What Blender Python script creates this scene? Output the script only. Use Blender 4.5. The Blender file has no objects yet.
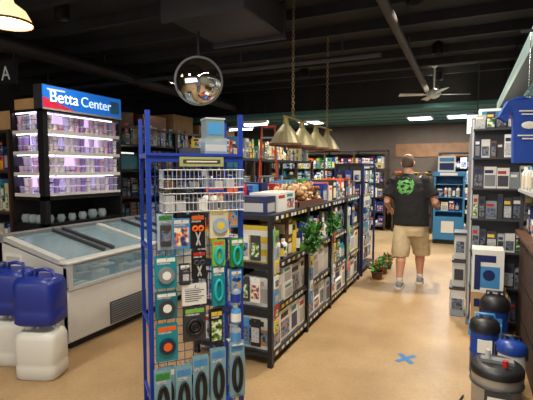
import bpy, math, random
from mathutils import Vector, Matrix
R = random.Random(11)
C = bpy.context.scene.collection

# ---------------------------------------------------------------- materials
def lin(c):
    out=[]
    for x in c[:3]:
        x/=255.0
        out.append(x/12.92 if x<=0.04045 else ((x+0.055)/1.055)**2.4)
    return (out[0],out[1],out[2],1)
MATS={}
def mat(name,col=(200,200,200),rough=.55,metal=0,es=0,alpha=1,noise=0.0,scale=30,bump=0,ecol=None):
    if name in MATS: return MATS[name]
    m=bpy.data.materials.new(name); m.use_nodes=True
    nt=m.node_tree; p=nt.nodes['Principled BSDF']
    c=lin(col)
    p.inputs['Base Color'].default_value=c
    p.inputs['Roughness'].default_value=rough
    p.inputs['Metallic'].default_value=metal
    if es:
        p.inputs['Emission Color'].default_value=lin(ecol or col)
        p.inputs['Emission Strength'].default_value=es
    if alpha<1: p.inputs['Alpha'].default_value=alpha
    if noise or bump:
        tc=nt.nodes.new('ShaderNodeTexCoord'); n=nt.nodes.new('ShaderNodeTexNoise')
        n.inputs['Scale'].default_value=scale; n.inputs['Detail'].default_value=4
        nt.links.new(tc.outputs['Object'],n.inputs['Vector'])
        if noise:
            r=nt.nodes.new('ShaderNodeValToRGB')
            r.color_ramp.elements[0].position=.3; r.color_ramp.elements[1].position=.7
            r.color_ramp.elements[0].color=tuple(x*(1-noise) for x in c[:3])+(1,)
            r.color_ramp.elements[1].color=tuple(min(1,x*(1+noise)) for x in c[:3])+(1,)
            nt.links.new(n.outputs['Fac'],r.inputs['Fac']); nt.links.new(r.outputs['Color'],p.inputs['Base Color'])
        if bump:
            b=nt.nodes.new('ShaderNodeBump'); b.inputs['Strength'].default_value=bump
            b.inputs['Distance'].default_value=.01
            nt.links.new(n.outputs['Fac'],b.inputs['Height']); nt.links.new(b.outputs['Normal'],p.inputs['Normal'])
    MATS[name]=m; return m
def pmat(name,cols,scale=22,st=(1,1,1)):
    m=bpy.data.materials.new(name); m.use_nodes=True; nt=m.node_tree; p=nt.nodes['Principled BSDF']; p.inputs['Roughness'].default_value=.4
    tc=nt.nodes.new('ShaderNodeTexCoord'); mp=nt.nodes.new('ShaderNodeMapping'); mp.inputs['Scale'].default_value=st
    n=nt.nodes.new('ShaderNodeTexNoise'); n.inputs['Scale'].default_value=scale; n.inputs['Detail'].default_value=3
    r=nt.nodes.new('ShaderNodeValToRGB'); cr=r.color_ramp
    k=len(cols); cr.elements[0].position=.32; cr.elements[0].color=lin(cols[0]); cr.elements[1].position=.45; cr.elements[1].color=lin(cols[1])
    for i,c in enumerate(cols[2:]):
        e=cr.elements.new(.45+.22*(i+1)/(k-1)); e.color=lin(c)
    nt.links.new(tc.outputs['Object'],mp.inputs[0]); nt.links.new(mp.outputs[0],n.inputs['Vector']); nt.links.new(n.outputs['Fac'],r.inputs['Fac']); nt.links.new(r.outputs['Color'],p.inputs['Base Color'])
    return m
pr1=pmat('print_reef',[(18,30,70),(30,80,140),(120,170,190),(215,130,50)],30)
pr2=pmat('print_plants',[(20,40,25),(50,110,50),(150,170,80),(225,225,205)],38)
pr3=pmat('print_gear',[(30,30,34),(70,72,78),(130,134,138),(60,84,130)],30)
pr4=pmat('print_fish',[(22,52,96),(30,90,140),(230,110,40),(235,220,180)],34)
pr5=pmat('print_text',[(225,222,212),(120,122,126),(228,226,216),(100,112,140)],40,(1,1,6))

black=mat('black_metal',(22,22,24),.45); dgrey=mat('dark_grey',(52,52,56),.5)
grey=mat('grey',(120,122,124),.5); lgrey=mat('light_grey',(180,180,176),.45)
white=mat('white_plastic',(226,224,214),.4); cream=mat('cream',(218,205,172),.6)
blue=mat('blue_enamel',(26,58,150),.35); dblue=mat('dark_blue',(20,34,88),.4)
sky=mat('sky_blue',(66,136,188),.45); teal=mat('teal',(20,130,140),.45)
green=mat('green',(45,130,50),.5); lime=mat('lime',(120,180,70),.5)
red=mat('red',(176,36,30),.5); orange=mat('orange',(225,95,25),.5); yellow=mat('yellow',(220,188,60),.5)
tan=mat('cardboard',(190,150,100),.8,noise=.12,scale=8); brown=mat('brown',(95,65,42),.6)
wood=mat('wood',(120,82,50),.55,noise=.25,scale=6); dwood=mat('dark_wood',(62,44,32),.6,noise=.25,scale=6)
chrome=mat('chrome',(215,218,222),.12,1); wire=mat('wire_white',(200,202,205),.35,.3)
glass=mat('thin_glass',(150,185,200),.06,0,alpha=.3); clear=mat('clear_plastic',(190,205,212),.12,alpha=.45)
purple=mat('purple',(130,90,190),.5)
# ---------------------------------------------------------------- mesh builder
class B:
    def __init__(s): s.v=[];s.f=[];s.m=[];s.s=[];s.mats=[];s.M=Matrix.Identity(4)
    def mi(s,m):
        if m not in s.mats: s.mats.append(m)
        return s.mats.index(m)
    def add(s,vs,fs,m,sm=False):
        o=len(s.v); k=s.mi(m)
        s.v+= [tuple(s.M@Vector(v)) for v in vs]
        for f in fs: s.f.append(tuple(i+o for i in f)); s.m.append(k); s.s.append(sm)
    def box(s,x0,x1,y0,y1,z0,z1,m):
        vs=[(x0,y0,z0),(x1,y0,z0),(x1,y1,z0),(x0,y1,z0),(x0,y0,z1),(x1,y0,z1),(x1,y1,z1),(x0,y1,z1)]
        s.add(vs,[(0,3,2,1),(4,5,6,7),(0,1,5,4),(1,2,6,5),(2,3,7,6),(3,0,4,7)],m)
    def bbox(s,x0,x1,y0,y1,z0,z1,m,c=.01):
        def ring(z,i):
            a,b,d,e=x0+i,x1-i,y0+i,y1-i; k=c
            return [(a+k,d,z),(b-k,d,z),(b,d+k,z),(b,e-k,z),(b-k,e,z),(a+k,e,z),(a,e-k,z),(a,d+k,z)]
        s.loft([ring(z0,c),ring(z0+c,0),ring(z1-c,0),ring(z1,c)],m,False)
    def loft(s,rings,m,sm=True,cap=True):
        n=len(rings[0]); vs=[p for r in rings for p in r]; fs=[]
        for i in range(len(rings)-1):
            for j in range(n):
                k=(j+1)%n; fs.append((i*n+j,i*n+k,(i+1)*n+k,(i+1)*n+j))
        s.add(vs,fs,m,sm)
        if cap:
            s.add(rings[0],[tuple(range(n-1,-1,-1))],m,False); s.add(rings[-1],[tuple(range(n))],m,False)
    def limb(s,pts,rad,m,n=12,sm=True,cap=True,flat=1.0,ref=None):
        pts=[Vector(p) for p in pts]; rings=[]
        if not hasattr(rad,'__len__'): rad=[rad]*len(pts)
        for i,p in enumerate(pts):
            a=pts[max(i-1,0)]; b=pts[min(i+1,len(pts)-1)]; t=(b-a).normalized()
            if ref is not None: r=Vector(ref)
            else: r=Vector((0,0,1)) if abs(t.z)<.9 else Vector((0,1,0))
            u=t.cross(r).normalized(); w=u.cross(t).normalized()
            rings.append([tuple(p+(u*math.cos(q)+w*math.sin(q)*flat)*rad[i]) for q in [2*math.pi*j/n for j in range(n)]])
        s.loft([r[::-1] for r in rings],m,sm,cap)
    def cyl(s,p0,p1,r,m,n=12,r1=None,sm=True):
        s.limb([p0,p1],[r,r if r1 is None else r1],m,n,sm)
    def lathe(s,c,prof,m,n=24,sm=True,cap=True):
        rings=[[(c[0]+r*math.cos(2*math.pi*j/n),c[1]+r*math.sin(2*math.pi*j/n),c[2]+z) for j in range(n)] for r,z in prof]
        s.loft(rings,m,sm,cap)
    def ell(s,c,r,m,n=16,k=9):
        rings=[]
        for i in range(k):
            a=-math.pi/2*.97+math.pi*.97*i/(k-1)
            rings.append([(c[0]+r[0]*math.cos(a)*math.cos(2*math.pi*j/n),c[1]+r[1]*math.cos(a)*math.sin(2*math.pi*j/n),c[2]+r[2]*math.sin(a)) for j in range(n)])
        s.loft(rings,m,True,True)
    def torus(s,c,R1,r,m,axis='z',n=20,k=6,sx=1,sy=1):
        rings=[]
        for i in range(n):
            a=2*math.pi*i/n; ring=[]
            for j in range(k):
                b=2*math.pi*j/k
                x=(R1*sx+r*math.cos(b))*math.cos(a); y=(R1*sy+r*math.cos(b))*math.sin(a); z=r*math.sin(b)
                if axis=='y': x,y,z=x,-z,y
                if axis=='x': x,y,z=z,x,y
                ring.append((c[0]+x,c[1]+y,c[2]+z))
            rings.append(ring)
        rings.append(rings[0])
        s.loft(rings,m,True,False)
    def prism(s,pts,y0,y1,m):
        n=len(pts)
        vs=[(x,y0,z) for x,z in pts]+[(x,y1,z) for x,z in pts]
        fs=[tuple(range(n-1,-1,-1)),tuple(range(n,2*n))]+[(j,(j+1)%n,(j+1)%n+n,j+n) for j in range(n)]
        s.add(vs,fs,m)
    def mesh(s,name):
        me=bpy.data.meshes.new(name); me.from_pydata(s.v,[],s.f)
        for m in s.mats: me.materials.append(m)
        me.polygons.foreach_set('material_index',s.m); me.polygons.foreach_set('use_smooth',s.s)
        me.update(); return me
    def obj(s,name,parent=None,loc=(0,0,0),rotz=0,fix=False):
        me=s.mesh(name)
        if fix:
            import bmesh
            bm=bmesh.new(); bm.from_mesh(me); bmesh.ops.recalc_face_normals(bm,faces=bm.faces[:]); bm.to_mesh(me); bm.free()
        o=bpy.data.objects.new(name,me); C.objects.link(o); o.location=loc; o.rotation_euler=(0,0,rotz)
        if parent: o.parent=parent
        return o
def empty(name,loc=(0,0,0),rotz=0):
    e=bpy.data.objects.new(name,None); C.objects.link(e); e.location=loc; e.rotation_euler=(0,0,rotz); e.empty_display_size=.1
    return e
def text(name,st,size,m,loc,rot,parent=None,ext=.002):
    cu=bpy.data.curves.new(name,'FONT'); cu.body=st; cu.size=size; cu.extrude=ext
    t=bpy.data.objects.new(name+'_c',cu); C.objects.link(t)
    dg=bpy.context.evaluated_depsgraph_get(); me=bpy.data.meshes.new_from_object(t.evaluated_get(dg))
    bpy.data.objects.remove(t)
    me.materials.clear(); me.materials.append(m)
    o=bpy.data.objects.new(name,me); C.objects.link(o); o.location=loc; o.rotation_euler=rot
    if parent: o.parent=parent
    return o
def remesh(b,name,voxel,m,parent,smooth=4):
    o=b.obj('tmp',fix=True)
    md=o.modifiers.new('r','REMESH'); md.mode='VOXEL'; md.voxel_size=voxel
    sm=o.modifiers.new('s','SMOOTH'); sm.factor=.5; sm.iterations=smooth
    dg=bpy.context.evaluated_depsgraph_get(); me=bpy.data.meshes.new_from_object(o.evaluated_get(dg))
    bpy.data.objects.remove(o)
    me.materials.clear(); me.materials.append(m)
    for p in me.polygons: p.use_smooth=True; p.material_index=0
    r=bpy.data.objects.new(name,me); C.objects.link(r); r.parent=parent
    return r

# ---------------------------------------------------------------- room
X0,X1,Y0,Y1,ZC=-8.0,1.15,-2.5,12.2,3.45
def floor_mat():
    m=bpy.data.materials.new('worn_floor'); m.use_nodes=True; nt=m.node_tree; p=nt.nodes['Principled BSDF']
    tc=nt.nodes.new('ShaderNodeTexCoord')
    n=nt.nodes.new('ShaderNodeTexNoise'); n.inputs['Scale'].default_value=1.1; n.inputs['Detail'].default_value=8; n.inputs['Roughness'].default_value=.6
    r=nt.nodes.new('ShaderNodeValToRGB'); r.color_ramp.elements[0].position=.3; r.color_ramp.elements[1].position=.72
    r.color_ramp.elements[0].color=lin((150,118,78)); r.color_ramp.elements[1].color=lin((184,154,110))
    n2=nt.nodes.new('ShaderNodeTexNoise'); n2.inputs['Scale'].default_value=38; n2.inputs['Detail'].default_value=6
    mx=nt.nodes.new('ShaderNodeMixRGB'); mx.blend_type='OVERLAY'; mx.inputs[0].default_value=.22
    br=nt.nodes.new('ShaderNodeTexBrick'); br.offset=0; br.inputs['Scale'].default_value=1
    br.inputs['Brick Width'].default_value=.305; br.inputs['Row Height'].default_value=.305; br.inputs['Mortar Size'].default_value=.0015
    br.inputs['Color1'].default_value=(1,1,1,1); br.inputs['Color2'].default_value=(.96,.955,.95,1); br.inputs['Mortar'].default_value=(.86,.83,.8,1)
    m2=nt.nodes.new('ShaderNodeMixRGB'); m2.blend_type='MULTIPLY'; m2.inputs[0].default_value=.6
    L=nt.links.new
    for x in (n,n2,br): L(tc.outputs['Object'],x.inputs['Vector'])
    L(n.outputs['Fac'],r.inputs['Fac']); L(r.outputs['Color'],mx.inputs[1]); L(n2.outputs['Fac'],mx.inputs[2])
    L(mx.outputs[0],m2.inputs[1]); L(br.outputs['Color'],m2.inputs[2]); L(m2.outputs[0],p.inputs['Base Color'])
    p.inputs['Roughness'].default_value=.42
    return m
b=B(); b.box(X0,X1,Y0,Y1,-.1,0,floor_mat()); b.obj('floor')
cm=mat('ceiling_black',(27,25,25),.9,noise=.3,scale=3)
b=B(); b.box(X0,X1,Y0,Y1,ZC,ZC+.1,cm); b.obj('ceiling')
wl=mat('wall_dark',(58,52,48),.8,noise=.15,scale=3)
b=B(); b.box(X0-.1,X0,Y0,Y1,0,ZC,wl); b.obj('wall_left')
b=B(); b.box(X1,X1+.1,Y0,Y1,0,ZC,mat('wall_grey',(120,116,108),.8,noise=.08,scale=3)); b.obj('wall_right')
b=B(); b.box(X0,X1,Y1,Y1+.1,0,ZC,mat('wall_brown',(92,76,62),.8,noise=.15,scale=3)); b.obj('wall_back')
wf=mat('wall_front_paint',(150,146,138),.8,noise=.06,scale=3)
b=B(); b.box(X0,-6,Y0-.1,Y0,0,ZC,wf); b.box(.5,X1,Y0-.1,Y0,0,ZC,wf); b.box(-6,.5,Y0-.1,Y0,0,.5,wf); b.box(-6,.5,Y0-.1,Y0,2.7,ZC,wf)
b.obj('wall_front')
b=B()
for i in range(5):
    x=-6+i*6.5/4; b.box(max(x-.03,-5.999),min(x+.03,.499),Y0-.08,Y0-.02,.5,2.7,dgrey)
b.box(-6,.5,Y0-.08,Y0-.02,.5,.55,dgrey); b.box(-6,.5,Y0-.08,Y0-.02,2.65,2.7,dgrey)
b.obj('added_window_frame')  # window opening added behind the camera to let soft front fill in
jm=mat('joist',(30,28,28),.85,noise=.25,scale=5)
b=B()
y=-2.0
while y<9:
    b.box(X0,X1,y,y+.07,3.33,ZC,jm); y+=.75
b.obj('ceiling_beam')
tm=mat('teal_ceiling',(72,116,112),.8)
b=B(); b.box(X0,X1,9.1,Y1,2.82,2.9,tm); b.box(X0,X1,9.1,9.16,2.9,ZC,cm)
for i in range(1,6): b.box(X0,X1,9.1+i*.6,9.115+i*.6,2.81,2.82,dgrey)
b.obj('trim_1')
pan=mat('troffer_glow',(235,245,255),.5,es=7)
for i,(px,py) in enumerate([(-1.0,10.7),(-.15,10.7),(-3.6,10.5)]):
    b=B(); b.box(px-.28,px+.28,py-.3,py+.3,2.795,2.82,white); b.box(px-.24,px+.24,py-.26,py+.26,2.785,2.797,pan)
    b.obj('recessed_ceiling_light')
dm=mat('duct_metal',(46,44,45),.5,.4,noise=.2,scale=4)
b=B(); b.bbox(-2.4,-1.65,3.1,3.95,2.9,3.2,dm,.012); b.box(-2.43,-1.62,3.08,3.12,2.87,3.22,dm); b.box(-2.43,-1.62,3.93,3.97,2.87,3.22,dm)
for x in (-2.35,-1.7):
    for y in (3.25,3.8): b.cyl((x,y,3.2),(x,y,3.45),.01,dgrey,6)
b.obj('air_duct')
b=B(); b.cyl((-.72,-2.4,3.12),(-.72,9.0,3.12),.05,mat('pipe_brown',(52,44,38),.6),12)
for y in (0,2,4,6,8): b.cyl((-.72,y,3.12),(-.72,y,3.33),.012,dgrey,6)
b.obj('ceiling_pipe')
b=B(); b.cyl((-5.0,-2.4,3.1),(-5.0,9.0,3.1),.11,dm,14)
for y in (1,3,5,7): b.cyl((-5,y,3.1),(-5,y,3.33),.012,dgrey,6)
b.obj('ceiling_pipe')
b=B(); b.cyl((-7.9,5.6,3.05),(-1.0,5.6,3.05),.035,dgrey,10)
for x in (-7,-5.5,-3,-1.5): b.cyl((x,5.6,3.05),(x,5.6,3.33),.012,dgrey,6)
b.obj('ceiling_pipe')

# ---------------------------------------------------------------- product stock
prints=[pr1,pr2,pr3,pr4,pr5,pr3,pr5]
def item_box(b,x0,x1,y0,y1,z0,z1,base,lab,acc,fx=1):
    b.box(x0,x1,y0,y1,z0,z1,base)
    w=y1-y0; d=x1-x0; h=z1-z0
    e=.0015
    X=x1 if fx>0 else x0
    b.box(min(X,X+fx*e),max(X,X+fx*e),y0+w*.1,y1-w*.12,z0+h*.1,z0+h*.62,lab)
    b.box(min(X,X+fx*e),max(X,X+fx*e),y0+w*.08,y0+w*.75,z0+h*.72,z0+h*.88,acc)
    b.box(x0+d*.12,x1-d*.12,y0-e,y0,z0+h*.12,z0+h*.62,lab)
    b.box(x0+d*.08,x0+d*.75,y0-e,y0,z0+h*.72,z0+h*.88,acc)
def bottle(b,x,y,z,r,h,m,capm,lab):
    b.lathe((x,y,z),[(r*.9,0),(r,h*.03),(r,h*.72),(r*.55,h*.84),(r*.35,h*.88)],m,10)
    b.lathe((x,y,z),[(r*.45,h*.87),(r*.45,h)],capm,10,False)
    b.lathe((x,y,z),[(r*1.03,h*.15),(r*1.03,h*.6)],lab,10,True,False)
STY={
 'white':dict(base=[white,white,white,lgrey,cream,white,dblue],lab=[pr3,white,pr1,dblue,pr5,pr4,lgrey],acc=[blue,dgrey,teal,red,pr5],w=(.16,.28),h=(.13,.27),bot=0),
 'mix':dict(base=[white,blue,dblue,white,black,teal,cream,lgrey,sky,red,yellow,brown,green,orange],lab=[white,pr1,pr2,pr3,pr4,pr5,yellow,cream],acc=[white,blue,orange,yellow,black],w=(.06,.16),h=(.09,.26),bot=.3),
 'dark':dict(base=[black,dgrey,dblue,black,brown,blue],lab=[pr3,pr1,grey,pr2,dgrey],acc=[white,orange,teal],w=(.08,.2),h=(.1,.22),bot=.2),
 'clear':dict(base=[lgrey,grey,clear,white,dgrey,clear],lab=[pr3,pr5,dgrey,pr3],acc=[white,dblue,dgrey],w=(.07,.14),h=(.12,.22),bot=.15),
 'blue':dict(base=[blue,sky,white,dblue,teal,white],lab=[white,pr1,pr5,cream,pr4],acc=[white,yellow,dblue],w=(.07,.15),h=(.12,.22),bot=.3)}
def stock(b,x0,x1,y0,y1,z,hmax,sty,fx=1,fill=1.0,rows=1):
    S=STY[sty]
    xa,xb=x0,x1
    y=y0+.004
    while y1-y>.05:
        w=R.uniform(*S['w'])
        if y1-y-w<.06: w=y1-y-.002
        if R.random()>fill: y+=w; continue
        if R.random()<S['bot'] and w<.2:
            rr=R.uniform(.028,.042); n=max(1,int(w/(2*rr+.006))); h=min(hmax*.95,R.uniform(.15,.26))
            bm,cm_,lm=R.choice([white,blue,dblue,clear,black,teal,white]),R.choice([white,black,blue,yellow,red]),R.choice(S['lab'])
            for i in range(n):
                for q in range(2):
                    xx=(xb-rr-.005-q*.085) if fx>0 else (xa+rr+.005+q*.085)
                    bottle(b,xx,y+rr+i*(2*rr+.006),z,rr,h,bm,cm_,lm)
            y+=n*(2*rr+.006)+.004; continue
        h0=R.uniform(*S['h']); n=max(1,int(hmax/h0)); n=min(n,4); h=min(hmax/n*R.uniform(.8,.98),h0*1.35)
        base,lab,acc=R.choice(S['base']),R.choice(S['lab']),R.choice(S['acc'])
        zz=z; dep=(xb-xa)*R.uniform(.8,1)
        for k in range(n):
            if k>0 and R.random()<.35: base,lab,acc=R.choice(S['base']),R.choice(S['lab']),R.choice(S['acc'])
            j=R.uniform(0,.03); jy=R.uniform(0,.008)
            if fx>0: item_box(b,xb-dep,xb-j,y+jy,y+w-.004,zz,zz+h,base,lab,acc,1)
            else: item_box(b,xa+j,xa+dep,y+jy,y+w-.004,zz,zz+h,base,lab,acc,-1)
            zz+=h+.0008
        y+=w+.002
def foliage(b,c,rad,n,ms,ls=.06):
    for i in range(n):
        d=Vector((R.gauss(0,1),R.gauss(0,1),R.gauss(0,.8))).normalized()*rad[0]*R.uniform(.2,1)
        p=Vector(c)+Vector((d.x,d.y*rad[1]/rad[0],d.z*rad[2]/rad[0]))
        t=Vector((R.gauss(0,1)*rad[0]*7,R.gauss(0,1),R.gauss(.1,.7))).normalized()
        u=t.cross(Vector((R.random()-.5,R.random()-.5,R.random()+.1))).normalized(); w=t.cross(u)
        l=ls*R.uniform(.7,1.4); k=l*.28
        vs=[p,p+t*l*.4+u*k,p+t*l-w*l*.15,p+t*l*.4-u*k,p+t*l*.45+w*l*.1]
        b.add([tuple(v) for v in vs],[(0,4,1),(1,4,2),(2,4,3),(3,4,0)],R.choice(ms))
leafs=[mat('leaf_a',(45,115,40),.5),mat('leaf_b',(88,155,58),.5),mat('leaf_c',(28,80,36),.5)]

# ---------------------------------------------------------------- main gondola
def gondola(name,x0,x1,ys,levels,top,frame=black,deck=dgrey,strip=white,parent=None):
    b=B(); p=.02
    for y in ys:
        for x in (x0,x1):
            b.box(x-p,x+p,y-p,y+p,0,top,frame)
        for z in levels: b.box(x0,x1,y-p*.7,y+p*.7,z-.04,z-.01,frame)
        b.box(x0,x1,y-.012,y+.012,top-.03,top-.005,frame)
    for z in levels:
        b.box(x0-.01,x1+.01,ys[0],ys[-1],z-.015,z,deck)
        for x in (x0,x1):
            b.box(x-.018,x+.018,ys[0],ys[-1],z-.045,z-.012,frame)
        for i in range(len(ys)-1):
            y=ys[i]+.06
            while y<ys[i+1]-.1:
                b.box(x1+.018,x1+.0195,y,y+.05,z-.042,z-.014,R.choice([strip,strip,yellow,cream])); y+=R.uniform(.07,.14)
    b.box((x0+x1)/2-.006,(x0+x1)/2+.006,ys[0],ys[-1],.1,top-.03,dgrey)
    return b.obj(name,parent)
ys=[3.09,3.95,4.75,5.45,6.2]; gx0,gx1=-2.1,-1.39
gondola('gondola_shelf',gx0,gx1,ys,[.12,.48,.84,1.24],1.24)
b=B()
for i in range(4):
    ya,yb=ys[i]+.025,ys[i+1]-.025
    stock(b,-1.73,-1.38,ya,yb,.121,.315,'white',1)
    stock(b,-1.73,-1.38,ya,yb,.481,.315,['white','white','mix','white'][i],1)
    stock(b,-1.73,-1.39,ya,yb,.841,.345,['mix','mix','clear','blue'][i],1)
    stock(b,-2.08,-1.76,ya,yb,.121,.31,'white',-1); stock(b,-2.08,-1.76,ya,yb,.481,.31,'white',-1)
    stock(b,-2.08,-1.76,ya,yb,.841,.34,'mix',-1)
b.obj('boxed_aquarium_supplies')
b=B()
stock(b,-1.72,-1.42,3.12,3.75,1.242,.17,'white',1); stock(b,-2.08,-1.76,3.12,6.1,1.242,.25,'mix',-1)
stock(b,-1.72,-1.42,4.58,6.15,1.242,.25,'mix',1)
b.obj('small_boxed_supplies')
cor=[mat('coral_tan',(176,132,88),.8,noise=.25,scale=40,bump=.5),mat('coral_cream',(214,190,150),.8,noise=.2,scale=40,bump=.5),mat('coral_brown',(120,76,46),.8,noise=.25,scale=40,bump=.5)]
b=B(); b.box(-1.74,-1.41,3.78,4.55,1.242,1.25,brown)
tr=mat('tray_brown',(96,56,40),.6)
for (xx0,xx1,yy0,yy1) in [(-1.74,-1.41,3.78,3.79),(-1.74,-1.41,4.54,4.55),(-1.42,-1.41,3.78,4.55),(-1.74,-1.73,3.78,4.55)]:
    b.box(xx0,xx1,yy0,yy1,1.25,1.30,tr)
for i in range(150):
    x,y=R.uniform(-1.7,-1.45),R.uniform(3.83,4.5); r=R.uniform(.022,.05); z=1.25+r+R.choice([0,.04,.08,.12])
    b.ell((x,y,z),(r,r*R.uniform(.7,1.2),r*R.uniform(.6,1)),R.choice(cor),8,6)
    if R.random()<.4: b.cyl((x,y,z),(x+R.uniform(-.04,.04),y+R.uniform(-.04,.04),z+.07),.009,R.choice(cor),6,.004)
b.obj('decorative_coral_pile')
b=B(); foliage(b,(-1.235,3.66,1.0),(.055,.21,.14),260,leafs,.075); foliage(b,(-1.24,4.35,1.04),(.05,.19,.1),150,leafs,.07)
b.cyl((-1.33,3.6,1.14),(-1.23,3.6,1.12),.005,chrome,6); b.cyl((-1.33,4.3,1.14),(-1.23,4.3,1.12),.005,chrome,6)
b.obj('artificial_aquarium_plant')
b=B()
for y in ys[:4]:
    for k in range(7):
        z=1.12-k*.12
        if R.random()<.2: continue
        m=R.choice([orange,yellow,white,sky,red,lime,white]) ; yy=y+R.uniform(-.01,.01)
        b.box(gx1+.045,gx1+.055,yy-.04,yy+.04,z-.1,z,m); b.box(gx1+.055,gx1+.0565,yy-.03,yy+.03,z-.085,z-.035,R.choice(prints))
    b.box(gx1+.021,gx1+.045,y-.006,y+.006,.3,1.13,clear)
for k,xx in enumerate([-2.0,-1.9,-1.8,-1.7,-1.6,-1.5]):
    for z,hh in ((1.08,.2),(.74,.2),(.4,.22)):
        if R.random()<.15: continue
        m=R.choice([white,dgrey,lgrey,sky,white,black])
        b.box(xx-.042,xx+.042,3.03,3.045,z-hh,z,m); b.box(xx-.034,xx+.034,3.027,3.0305,z-hh*.85,z-hh*.3,R.choice(prints))
        b.cyl((xx,3.025,z-.01),(xx,3.07,z-.01),.004,chrome,6)
b.obj('hanging_filter_packs')

# rack beyond gondola
pk=empty('pegboard_display_rack')
b=B(); rx0,rx1,ry0,ry1=-1.8,-1.38,6.4,7.3
for x in (rx0,rx1):
    for y in (ry0,ry1): b.box(x-.015,x+.015,y-.015,y+.015,0,1.7,dblue)
b.box(rx0,rx1,ry0,ry1,.08,.1,dgrey); b.box(rx0,rx1,ry0,ry1,1.66,1.7,black)
b.box(rx0+.02,rx0+.03,ry0,ry1,.1,1.66,dgrey); b.box(-1.6,-1.59,ry0,ry1,.1,1.66,black)
b.box(rx0,rx1,ry0+.02,ry0+.03,.1,1.66,dgrey)
b.obj('frame',pk)
b=B()
for r in range(7):
    z=.2+r*.205
    for c in range(7):
        y=ry0+.06+c*.12; m=R.choice([sky,blue,white,clear,white,teal,black])
        b.box(-1.43,-1.415,y-.045,y+.045,z,z+.16,m); b.box(-1.415,-1.412,y-.035,y+.035,z+.02,z+.10,R.choice(prints))
        b.cyl((-1.59,y,z+.15),(-1.41,y,z+.15),.003,chrome,5)
    for c in range(3):
        x=rx0+.08+c*.13; m=R.choice([sky,blue,white,dblue,teal,white])
        b.box(x-.05,x+.05,ry0-.05,ry0-.035,z,z+.16,m); b.box(x-.035,x+.035,ry0-.053,ry0-.05,z+.02,z+.10,R.choice(prints))
        b.cyl((x,ry0-.06,z+.15),(x,ry0+.03,z+.15),.003,chrome,5)
b.obj('hanging_packs',pk)
for i,(x,y) in enumerate([(-1.14,6.35),(-1.13,6.72),(-1.12,7.08)]):
    b=B()
    b.lathe((x,y,0),[(.06,0),(.07,.02),(.085,.1),(.095,.105),(.09,.11),(.08,.1)],brown,14)
    foliage(b,(x,y,.17),(.12,.14,.08),150,leafs+[[red],[orange],[red]][i],.06)
    b.obj('potted_artificial_plant')

# ---------------------------------------------------------------- blue display rack (near)
rk=empty('wire_display_rack',(-1.607,1.905,0),math.radians(48.2))
b=B(); W=.545; D=.3; H=1.93
for x in (0,W):
    b.box(x-.013,x+.013,-.013,.013,.03,H,blue); b.box(x-.010,x+.010,D-.010,D+.010,.03,H-.02,blue)
    b.box(x-.02,x+.02,-.2,D+.1,0,.04,blue)
    for z in (.25,.7,1.15,1.68): b.box(x-.008,x+.008,0,D,z-.01,z+.01,blue)
for z in (.1,.25,1.66): b.box(0,W,-.012,.012,z-.015,z+.02,blue)
b.box(0,W,D-.01,D+.01,1.65,1.69,blue); b.box(0,W,D-.01,D+.01,.1,.14,blue)
b.box(-.01,W+.01,-.03,D+.02,1.68,1.695,blue)
x=.04
while x<W: b.cyl((x,.02,.12),(x,.02,1.66),.0022,blue,5); x+=.052
z=.16
while z<1.65: b.cyl((0,.018,z),(W,.018,z),.0022,blue,5); z+=.052
b.obj('frame',rk)
b=B(); b.box(.17,.43,-.03,-.02,1.62,1.675,mat('olive_card',(150,150,90),.6)); b.box(.19,.41,-.0315,-.03,1.636,1.66,dgrey); b.box(.21,.39,-.0325,-.0315,1.644,1.652,cream); b.obj('header_card',rk)
b=B()
def basket(x0,x1,z0,z1,dp=.13):
    for z in (z0,(z0+z1)/2,z1):
        b.cyl((x0,-dp,z),(x1,-dp,z),.003,wire,5)
        for x in (x0,x1): b.cyl((x,-dp,z),(x,.015,z),.003,wire,5)
    n=int((x1-x0)/.022)
    for k in range(n+1):
        x=x0+(x1-x0)*k/n
        b.cyl((x,-dp,z0),(x,-dp,z1),.0015,wire,4); b.cyl((x,-dp,z0),(x,.015,z0),.0015,wire,4)
    for k in range(6):
        y=-dp+(dp+.015)*k/6
        for x in (x0,x1): b.cyl((x,y,z0),(x,y,z1),.0015,wire,4)
basket(.06,.30,1.50,1.60); basket(.31,.52,1.50,1.60); basket(.06,.52,1.37,1.47)
b.obj('wire_basket',rk)
b=B()
for k in range(7):
    x=.08+k*.062; m=R.choice([pr3,white,dgrey,lgrey,grey]); b.box(x,x+.05,-.08,-.02,1.372,1.372+R.uniform(.04,.09),m)
for k in range(6):
    x=.08+k*.07; m=R.choice([grey,dgrey,lgrey,pr3,brown]); b.box(x,x+.05,-.08,-.02,1.502,1.502+R.uniform(.03,.07),m)
b.obj('small_packets',rk)
b=B()
b.box(.33,.47,.02,.16,1.696,1.79,clear); b.box(.34,.46,.03,.15,1.70,1.77,mat('pale_teal',(90,140,140),.5)); b.box(.335,.465,.018,.02,1.71,1.75,lgrey)
b.box(.345,.455,.03,.15,1.791,1.90,mat('smoke_teal',(110,135,132),.3)); b.box(.355,.445,.028,.03,1.81,1.88,sky); b.box(.34,.46,.025,.155,1.90,1.91,lgrey)
b.box(.2,.31,.04,.12,1.696,1.73,dgrey)
b.obj('small_plastic_tank',rk)
b=B()
def hook(x,z,dp): b.cyl((x,.02,z),(x,-dp,z),.0028,chrome,5); b.cyl((x,-dp,z),(x,-dp-.004,z+.015),.0028,chrome,5)
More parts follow.
